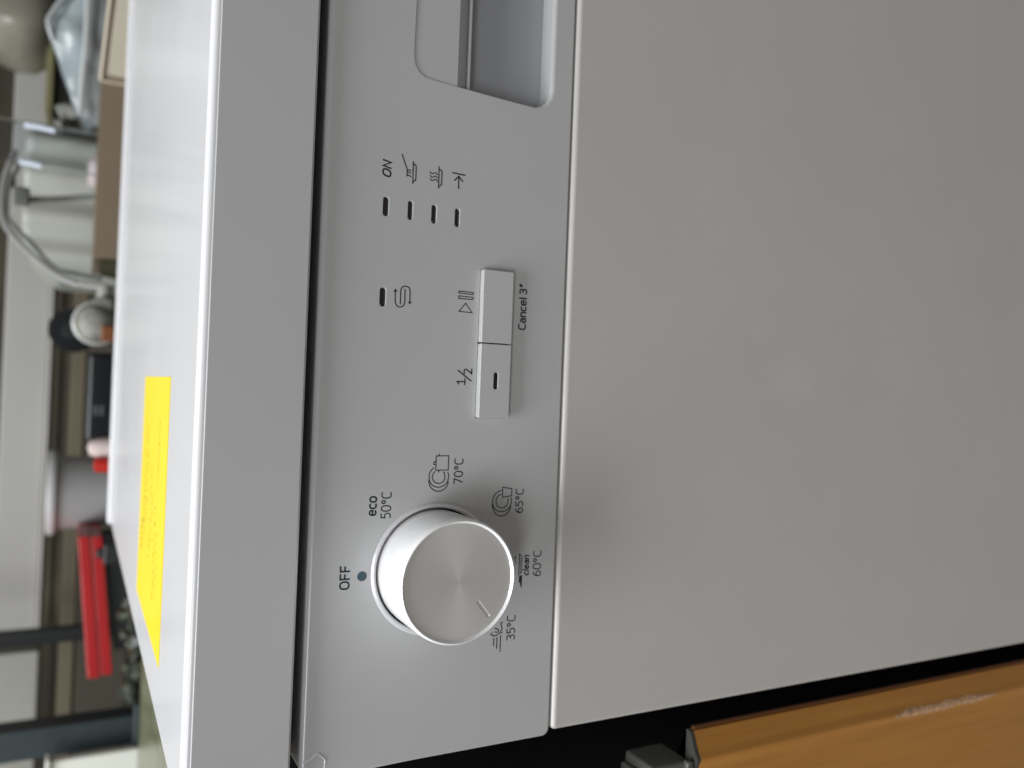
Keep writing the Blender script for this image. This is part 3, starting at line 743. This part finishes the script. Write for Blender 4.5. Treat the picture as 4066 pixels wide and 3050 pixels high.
# red tool case with black catches
M_red = mat("red_plastic_case", lin((165, 14, 20)), .42, coat=.2, vary=.06, vscale=18)
M_dred = mat('dark_red_catch', lin((105, 14, 18)), .4)
p0 = (-0.0615, 0.8600, 0.1684); p1 = (-0.2395, 0.8600, 0.1510)
rc = thing("tool_case", "bright red plastic tool case with dark catches lying behind the left end of the dishwasher", "tool case", ((p0[0]+p1[0])/2, .92, BENCH))
def wedge_box(name, xa, za, xb, zb, th, y0, y1, m, parent, bev=.004):
    bm = bmesh.new()
    v = [bm.verts.new(p) for p in ((xa, y0, za-th), (xb, y0, zb-th*.92), (xb, y0, zb), (xa, y0, za), (xa, y1, za-th), (xb, y1, zb-th*.92), (xb, y1, zb), (xa, y1, za))]
    for f in ((0, 1, 2, 3), (7, 6, 5, 4), (0, 4, 5, 1), (1, 5, 6, 2), (2, 6, 7, 3), (3, 7, 4, 0)): bm.faces.new([v[i] for i in f])
    bmesh.ops.bevel(bm, geom=bm.edges[:], offset=bev, segments=3, profile=.5, affect='EDGES')
    o = smooth_by_angle(link(name, bm, m), 40)
    if parent: under(parent, o)
    return o
th = p0[2]-(-0.0629, 0.8600, 0.1398)[2]
wedge_box("lid", p1[0], p1[2], p0[0], p0[2], th*.50, .86, .98, M_red, rc, .0015)
wedge_box("case_body", p1[0]+.002, p1[2]-th*.502, p0[0]-.001, p0[2]-th*.502, th*.49, .861, .979, M_red, rc, .0012)
wedge_box("dark_base", p1[0]+.03, p1[2]-th*1.02, p0[0]-.01, p0[2]-th*1.02, max(.006, p1[2]-th*1.02-BENCH-.001), .87, .97, M_post, rc, .002)
q = (-0.0803, 0.8400, 0.1441)
bk = thing("clamp", "small black block clamp against the right end of the red case", "clamp", (q[0], .845, BENCH))
box("jaw", q[0]-.013, q[0]+.014, .832, .8405, BENCH+.001, q[2]-.004, M_post, bk, .003)
box("handle", q[0]-.006, q[0]+.006, .841, .850, BENCH+.001, q[2]+.004, M_post, bk, .003)
# dark mottled lump (bag of stones) in front of it
t = (-0.2618, -0.1243, 0.0967, 0.1212, 0.7800)
bm = bmesh.new()
for k in range(26):
    c = Vector((random.uniform(t[0]+.01, t[1]-.01), random.uniform(.80, .86), BENCH+random.uniform(.006, max(.012, t[3]-BENCH-.004))))
    mtx = Matrix.Translation(c) @ Matrix.Rotation(random.random()*6, 4, 'Z') @ Matrix.Diagonal((random.uniform(.9, 1.5), 1, random.uniform(.6, 1), 1))
    bmesh.ops.create_icosphere(bm, subdivisions=1, radius=random.uniform(.007, .013), matrix=mtx)
st = link("stone_scraps", bm, stone("dark_green_marble", (.012, .016, .012), (.03, .036, .026), (.16, .18, .13), 120)); st['kind'] = 'stuff'
tag(st, "dark mottled stone scraps heaped in front of the red case", "stone scraps")

# grey bucket
a = (0.0280, 0.9500, 0.1962); b = (-0.0752, 0.9500, 0.1922); c = (-0.0266, 0.9500, 0.2068)
M_bucket = mat("grey_bucket_plastic", lin((156, 154, 154)), .5, vary=.03, vscale=8)
bx, br = (a[0]+b[0])/2, abs(a[0]-b[0])/2
bu = thing("bucket", "grey plastic bucket with a thick rim between the black box and the red case", "bucket", (bx, .95+br, BENCH))
hz = a[2]
lathe("bucket_body", [(br*.80, BENCH+.001), (br*.80+.001, BENCH+.002), (br, hz)], M_bucket, (bx, .95+br, 0), 'Z', 48, bu)
lathe("rim", [(br*1.0, hz), (br*1.10, hz), (br*1.12, hz+.003), (br*1.12, c[2]-.003), (br*1.09, c[2]), (br*.95, c[2]), (br*.93, hz), (br*1.0, hz)], mat("pale_grey_rim", lin((182, 181, 181)), .45), (bx, .95+br, 0), 'Z', 48, bu)
# small white and red tube
q = (0.0515, 0.8000, 0.1500)
tb = thing("glue_tube", "small white tube with a red cap right of the grey bucket", "tube", (q[0], .80, BENCH))
lathe("tube_body", [(0, q[2]+.013), (.009, q[2]+.010), (.012, q[2]-.002), (.012, BENCH+.001), (0, BENCH+.001)], mat("white_tube", lin((215, 200, 195)), .4), (q[0]+.002, .80, 0), 'Z', 24, tb)
lathe("red_cap", [(0, q[2]+.006), (.009, q[2]+.004), (.010, BENCH+.001), (0, BENCH+.001)], mat("red_cap_plastic", lin((190, 40, 30)), .4), (q[0]-.017, .79, 0), 'Z', 24, tb)
# black box with faint print
t = (0.0605, 0.1664, 0.1403, 0.1657, 0.8000)
M_blk = mat("black_box_plastic", lin((15, 17, 20)), .35)
bb = thing("black_box", "black plastic box with faint worn print between the valve and the grey bucket", "box", ((t[0]+t[1])/2, .85, BENCH))
box("box_body", t[0], t[1], .80, .90, BENCH+.001, t[3], M_blk, bb, .006, 4)
bm = bmesh.new()
for k, (xx, zz, ww) in enumerate([(.70, .86, .10), (.70, .78, .10), (.40, .62, .12), (.42, .52, .13), (.30, .36, .20), (.28, .26, .18)]):
    x = t[0]+(1-xx)*(t[1]-t[0]); z = BENCH+(t[3]-BENCH)*zz
    for j in range(6):
        xa = x+j*ww*(t[1]-t[0])/6; bm.faces.new([bm.verts.new(v) for v in ((xa, .7995, z), (xa+.0022, .7995, z), (xa+.0022, .7995, z+.0035), (xa, .7995, z+.0035))])
o = link("faint_print", bm, mat("worn_grey_print", lin((95, 100, 104)), .6)); under(bb, o); o['kind'] = 'stuff'
# round black reel behind the valve
q = (0.2002, 0.9800, 0.1841)
rl = thing("cable_reel", "black round cable reel behind the chrome valve", "reel", (q[0], 1.0, BENCH))
lathe("reel_flange", [(0, .02), (.028, .02), (.030, .017), (.030, .012), (.020, .012), (.020, -.012), (.030, -.012), (.030, -.017), (.028, -.02), (0, -.02)], M_blk, (q[0], 1.0, max(q[2], BENCH+.031)), 'Y', 40, rl)
lathe("hub", [(0, .026), (.012, .026), (.014, .0205)], M_post, (q[0], 1.0, max(q[2], BENCH+.031)), 'Y', 24, rl)
# round valve with pipe stub
q = (0.1996, 0.7600, 0.1591)
M_zinc = mat("cloudy_white_fitting", lin((135, 135, 126)), .55, metal=.1, vary=.3, vscale=60)
va = thing("pipe_valve", "cloudy white round pipe valve with a brown window behind the top of the dishwasher", "valve", (q[0], .78, BENCH))
rr = .0225
lathe("valve_body", [(0, .022), (rr*.55, .021), (rr*.9, .014), (rr, 0), (rr*.9, -.014), (rr*.55, -.021), (0, -.022)], M_zinc, (q[0], .78, q[2]+.000), 'Y', 40, va)
lathe("ring", [(rr*1.02, .006), (rr*1.14, .004), (rr*1.16, 0), (rr*1.14, -.004), (rr*1.02, -.006)], mat("clear_grey_ring", lin((170, 171, 166)), .3), (q[0], .78, q[2]), 'Y', 40, va)
lathe("foot_flange", [(0, q[2]-.012), (.014, q[2]-.014), (.020, q[2]-.024), (.024, BENCH+.004), (.024, BENCH+.001), (0, BENCH+.001)], M_zinc, (q[0]-.004, .78, 0), 'Z', 32, va)
w2 = (0.1872, 0.7550, 0.1477); box("brown_window", w2[0]-.009, w2[0]+.009, .752, .758, w2[2]-.008, w2[2]+.007, mat("brown_resin", lin((125, 78, 50)), .3), va, .002)
s2 = (0.2445, 0.7700, 0.1516); s1 = (0.2195, 0.7700, 0.1545)
tube("pipe_stub", [(q[0]+.012, .78, q[2]-.002), (s1[0], .78, s1[2]-.001), (s2[0], .78, s2[2])], .0085, M_zinc, va, 16)
lathe("nut", [(0, .006), (.011, .006), (.012, .003), (.012, -.003), (.011, -.006), (0, -.006)], mat("grey_nut", lin((150, 150, 142)), .3, metal=.5), (s1[0], .772, s1[2]), 'Y', 6, va)

# big white appliance box behind the cardboard
t = (0.2720, 0.4998, 0.1424, 0.2534, 1.0200)
M_wh = mat("white_plastic_casing", lin((168, 170, 162)), .45, vary=.03, vscale=10)
ap = thing("white_casing", "large white ribbed plastic casing behind the cardboard box", "casing", ((t[0]+t[1])/2, 1.1, BENCH))
bm = bmesh.new(); NX, prof_ = 60, []
zlo, zhi = BENCH+.001, t[3]
x0, x1 = t[0], t[1]
cols = []
for i in range(NX+1):
    f = i/NX; x = x0+(x1-x0)*f
    yy = 1.02+.006*math.cos(f*math.pi*8)+.06*(abs(2*f-1)**6)
    zt_ = zhi-.05*(abs(2*f-1)**5) if f < .5 else zhi-.012*(2*f-1)**6
    cols.append([bm.verts.new((x, yy, zlo)), bm.verts.new((x, yy, zt_-.012)), bm.verts.new((x, yy+.004, zt_-.003)), bm.verts.new((x, yy+.014, zt_)), bm.verts.new((x, 1.20, zt_)), bm.verts.new((x, 1.20, zlo))])
for A, B in zip(cols, cols[1:]):
    for k in range(5): bm.faces.new((A[k], B[k], B[k+1], A[k+1]))
for c_ in (cols[0], cols[-1]): bm.faces.new(c_)
o = smooth_by_angle(link("casing_shell", bm, M_wh), 40); under(ap, o)
q1 = (0.4919, 1.0100, 0.2153); q2 = (0.4975, 1.0100, 0.1863)
tube("top_handle", [(0.4972, 1.0000, 0.2132), (0.5017, 1.0000, 0.2043), (0.5025, 1.0000, 0.1927)], .010, M_wh, ap, 12)
# pink cloth
t = (0.3969, 0.4615, 0.1484, 0.1896, 0.9300)
bm = bmesh.new(); g = []
for i in range(15):
    row = []
    for j in range(9):
        u_, v_ = i/14, j/8
        x = t[1]-(t[1]-t[0])*u_; top = t[3]-(t[3]-BENCH)*(.15+.55*(1-u_)**1.0)*.4
        z = BENCH+.001+(top-BENCH)*v_*(1-.25*abs(u_-.5)); y = .93+.05*v_*v_+.006*math.sin(u_*13+v_*4)
        row.append(bm.verts.new((x, y, z)))
    g.append(row)
for A, B in zip(g, g[1:]):
    for k in range(8): bm.faces.new((A[k], B[k], B[k+1], A[k+1]))
o = link("pink_cloth", bm, mat("pale_pink_cotton", lin((205, 190, 190)), .9), smooth=True); tag(o, "pale pink cloth bunched between the white casing and the cardboard box", "cloth")
md = o.modifiers.new("thick", 'SOLIDIFY'); md.thickness = .003

# cardboard box
M_card = mat("brown_cardboard", lin((124, 109, 90)), .85, vary=.05, vscale=12)
M_cardl = M_card
c0 = (0.4874, 0.8000, 0.1649); c1 = (0.2783, 0.8000, 0.1649); c2 = (0.5588, 0.7350, 0.1596)
cb_ = thing("cardboard_box", "brown cardboard box standing behind the back edge of the dishwasher on the right", "box", (c0[0]-.05, .85, BENCH))
dx = c2[0]-c0[0]; ex, ey = c0[0]+dx*1.6, .80+(-.065)*1.6
zl = BENCH+.001; zt1 = (c0[2]+c1[2])/2
bm = bmesh.new()
poly = [(c1[0], .80), (c0[0], .80), (ex, ey), (ex+.02, ey+.22), (c0[0]+.02, 1.0), (c1[0], .98)]
B_ = [bm.verts.new((x, y, zl)) for x, y in poly]
T_ = [bm.verts.new((x, y, z)) for (x, y), z in zip(poly, (c1[2], c0[2], c0[2]+(c2[2]-c0[2])*1.6, c2[2], c0[2], c1[2]))]
for i in range(6): bm.faces.new((B_[i], B_[(i+1) % 6], T_[(i+1) % 6], T_[i]))
bm.faces.new(B_[::-1]); bmesh.ops.triangulate(bm, faces=[bm.faces.new(T_)])
o = link("carton", bm, M_card); under(cb_, o)
# pale glued flap along the upper edge of the right face and down the corner
M_pflap = mat("pale_card_edge", lin((200, 188, 168)), .8)
tube("card_edge", [(c0[0], .7985, c0[2]+.0005), ((c0[0]+ex)/2, (.80+ey)/2-.0015, (c0[2]+c0[2]+(c2[2]-c0[2])*1.6)/2+.0005), (ex, ey-.0015, c0[2]+(c2[2]-c0[2])*1.6+.0005)], .0022, M_pflap, cb_, 8)
tube("card_edge", [(c0[0], .7985, c0[2]), (c0[0]+.001, .7985, (c0[2]+zl)/2), (c0[0]+.002, .7985, zl+.003)], .0016, M_pflap, cb_, 8)
bm = bmesh.new()  # pale sheet paints in the light falling on the carton's right face
pts = [(c0[0]+.003, .7975), (ex-.004, ey-.0025)]
z_a, z_b = c0[2]-.005, c0[2]+(c2[2]-c0[2])*1.6-.005
v = [bm.verts.new(p) for p in ((pts[0][0], pts[0][1], zl+.002), (pts[1][0], pts[1][1], zl+.002), (pts[1][0], pts[1][1], z_b), (pts[0][0], pts[0][1], z_a))]
bm.faces.new(v)
v2 = [bm.verts.new(p.co+Vector((0, .0012, 0))) for p in v]; bm.faces.new(v2[::-1])
for i in range(4): bm.faces.new((v[i], v2[i], v2[(i+1) % 4], v[(i+1) % 4]))
o = link("lit_face_sheet", bm, mat("lit_cardboard", lin((186, 178, 160)), .8, vary=.03, vscale=20)); under(cb_, o); o['label'] = 'large pale sheet, painted light on the right face of the carton'
# dark bag tail left of the carton
a = (0.2518, 0.7900, 0.1579); b = (0.2774, 0.7900, 0.1403)
bm = bmesh.new(); vs = [bm.verts.new(p) for p in ((a[0], .80, BENCH+.001), (b[0], .80, BENCH+.001), (b[0], .80, b[2]+.020), ((a[0]+b[0])/2-.002, .80, a[2]+.0), (a[0], .80, BENCH+.008))]
f = bm.faces.new(vs); r_ = bmesh.ops.extrude_face_region(bm, geom=[f])
for v in r_['geom']:
    if isinstance(v, bmesh.types.BMVert): v.co.y += .05
bmesh.ops.bevel(bm, geom=bm.edges[:], offset=.002, segments=2, affect='EDGES')
tag(link("green_wedge", bm, mat("dark_olive_rubber", lin((60, 58, 36)), .6)), "dark olive rubber wedge at the left foot of the cardboard box", "wedge")

# bluish plastic bag, crumpled sheet with a seam
M_bag = mat("cloudy_blue_plastic", lin((150, 160, 164)), .28, coat=.3, vary=.12, vscale=25, alpha=.92)
bg_ = thing("plastic_bag", "cloudy blue grey plastic bag standing up behind the cardboard box", "bag", ((0.5843, 0.9000, 0.1957)[0], .92, BENCH))
tri = [(300, -60), (240, 0), (192, 75), (192, 110), (230, 215), (268, 330), (300, 420), (345, 500)]
bm = bmesh.new(); g = []
for i in range(26):
    f = i/25; ppos = catmull(tri, 8)[int(f*(len(catmull(tri, 8))-1))]
    tp = None
    row = []
    for j in range(12):
        v_ = j/11
        xx = ppos[0]+(470-ppos[0])*v_; P3 = (xx, ppos[1])
        row.append((xx, ppos[1], v_))
    g.append(row)
grid = []
for row in g:
    rr_ = []
    for xx, yy, v_ in row:
        p = unp(xx, yy, .90)
        n_ = noise.noise(Vector((p.x*28, v_*3, p.z*30)))*.016+noise.noise(Vector((p.x*80, v_*9, 3)))*.006
        p.y += n_+.02*(1-v_)-.012*math.sin(v_*math.pi); p.z = max(p.z, BENCH+.001)
        rr_.append(bm.verts.new(p))
    grid.append(rr_)
for A, B in zip(grid, grid[1:]):
    for k in range(11): bm.faces.new((A[k], B[k], B[k+1], A[k+1]))
o = link("bag_sheet", bm, M_bag, smooth=True); under(bg_, o)
md = o.modifiers.new("thick", 'SOLIDIFY'); md.thickness = .002
tube("seam", [unp(352, -40, .875), unp(347, 60, .875), unp(340, 190, .875), unp(328, 310, .88), unp(322, 400, .885), unp(318, 460, .89)], .0035, mat("white_bag_seam", lin((185, 188, 186)), .35), bg_, 8)
tube("bag_edge", [unp(300, -50, .905), unp(245, 0, .905), unp(205, 55, .905), unp(192, 90, .905), unp(212, 160, .91)], .003, mat("white_bag_hem", lin((175, 180, 180)), .3), bg_, 8)
# lower, darker fold
bm = bmesh.new(); g = []
for i in range(12):
    row = []
    for j in range(8):
        ya = -60+i/11*540; xa = 352-ya*.05+(j/7)*(120)
        p = unp(xa, ya, .865); p.y += noise.noise(Vector((i*.5, j*.6, 1)))*.012; p.z = max(p.z, BENCH+.001); row.append(bm.verts.new(p))
    g.append(row)
for A, B in zip(g, g[1:]):
    for k in range(7): bm.faces.new((A[k], B[k], B[k+1], A[k+1]))
o = link("dark_fold", bm, mat("dark_grey_plastic_fold", lin((118, 122, 122)), .4, vary=.1, vscale=20), smooth=True); under(bg_, o)
md = o.modifiers.new("thick", 'SOLIDIFY'); md.thickness = .002

# black crate behind the bag
t = (0.5393, 0.6572, 0.1866, 0.2237, 1.1200)
cr_ = thing("black_crate", "black open crate with olive rim between the white casing and the plastic bag", "crate", ((t[0]+t[1])/2, 1.16, BENCH))
box("crate_body", t[0], t[1], 1.12, 1.20, BENCH+.001, t[3], mat("black_crate_plastic", lin((18, 17, 12)), .7), cr_, .003)
M_oliv = mat("olive_crate_rim", lin((122, 118, 84)), .6)
box("rim", t[0]-.006, t[1]+.004, 1.112, 1.21, t[3]+.0005, t[3]+.011, M_oliv, cr_, .002)
# wall cabinet edge: white vertical stile top right
# translucent hanging bag, upper right
q = (0.6626, 1.1500, 0.2790)
hb = thing("hanging_bag", "grey translucent bag hanging at the upper right corner in front of the pale board", "bag", (q[0], 1.15, q[2]))
prof = [(0, -.058), (.030, -.056), (.055, -.046), (.070, -.030), (.074, -.005), (.066, .03), (.045, .075), (.02, .12), (.006, .15)]
o = lathe("bag_body", [(r*1.15, h) for r, h in prof], mat("smoky_plastic", lin((140, 138, 124)), .25, coat=.3, alpha=.85, vary=.15, vscale=22), (q[0]+.01, 1.15, q[2]), 'Z', 40, hb)
for v in o.data.vertices:
    n_ = noise.noise(v.co*24)*.012; d_ = (v.co-Vector((q[0]+.01, 1.15, v.co.z))).normalized() if (v.co-Vector((q[0]+.01, 1.15, v.co.z))).length > 1e-5 else Vector((0, 0, 0)); v.co += d_*n_
tube("hanging_cord", [(q[0]+.01, 1.15, q[2]+.148), (q[0]+.012, 1.15, q[2]+.35), (q[0]+.01, 1.15, 1.0)], .002, M_post, hb, 8)
# narrow white stile next to it
a = (0.7239, 1.2200, 0.2370)
# clear plastic bottle
a = (0.4439, 0.8800, 0.2286); b = (0.3935, 0.8800, 0.2321); bot = (0.4222, 0.8800, 0.2102)
bcx, bR = (a[0]+b[0])/2, abs(a[0]-b[0])/2*1.08
M_clear = mat("clear_plastic", (.93, .95, .97), .03, trans=1.0, ior=1.2, coat=0)
bt = thing("plastic_bottle", "clear plastic bottle with bright edge glints in front of the white casing", "bottle", (bcx, .88, BENCH))
lathe("bottle_body", [(0, BENCH+.001), (bR*.92, BENCH+.0015), (bR, BENCH+.006), (bR, bot[2]+.17), (bR*.5, bot[2]+.2), (bR*.45, bot[2]+.2), (bR*.95, bot[2]+.168), (bR*.95, BENCH+.008), (0, BENCH+.006)], M_clear, (bcx, .88, 0), 'Z', 48, bt)
lathe("bottle_cap", [(bR*.46, bot[2]+.19), (bR*.55, bot[2]+.19), (bR*.55, bot[2]+.215), (0, bot[2]+.215)], M_pale, (bcx, .88, 0), 'Z', 32, bt)
M_glint = mat("white_glint_paint", lin((225, 235, 250)), .3)  # glints along the bottle's edges, modelled as pale tubes
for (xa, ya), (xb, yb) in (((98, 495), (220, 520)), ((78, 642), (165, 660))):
    tube("painted_glint", [unp(xa, ya, .855), unp((xa+xb)/2, (ya+yb)/2-2, .855), unp(xb, yb, .855)], .0032, M_glint, bt, 8)

# grey hoses
M_hose = mat("grey_rubber_hose", lin((138, 138, 136)), .45, coat=.2)
M_hose2 = mat("dark_grey_hose", lin((104, 106, 102)), .5)
hp = [(60, 600), (25, 690), (8, 780), (12, 870), (50, 935), (110, 1000), (175, 1055), (235, 1098), (310, 1128), (410, 1140)]
o = tube("grey_hose", [unp(x, y, .88-.10*i/9) for i, (x, y) in enumerate(hp)], .0036, M_hose, None, 12)
tag(o, "long grey rubber hose curling down from above to the valve", "hose")
hp = [(85, 640), (45, 715), (28, 790), (30, 860), (70, 912), (120, 960), (180, 1030), (235, 1073), (300, 1086), (400, 1108)]
o = tube("grey_hose", [unp(x, y, .90-.10*i/9) for i, (x, y) in enumerate(hp)], .0026, M_hose2, None, 12)
tag(o, "thinner darker grey hose running just inside the long hose", "hose")
o = tube("grey_rod", [unp(75, 792, .91), unp(200, 792, .91), unp(300, 786, .91), unp(400, 780, .90)], .0038, M_hose2, None, 12)
o.name = "support_rod"; tag(o, "straight upright dark grey rod in front of the white casing", "rod")
q = unp(75, 775, .905)
hc = thing("hose_clamp", "dark grey clamp where the upright rod meets the hoses", "clamp", tuple(q))
box("jaw", q.x-.012, q.x+.010, q.y-.008, q.y+.008, q.z-.012, q.z+.006, M_hose2, hc, .003)
box("screw", q.x+.009, q.x+.022, q.y-.004, q.y+.004, q.z+.004, q.z+.010, M_post, hc, .002)
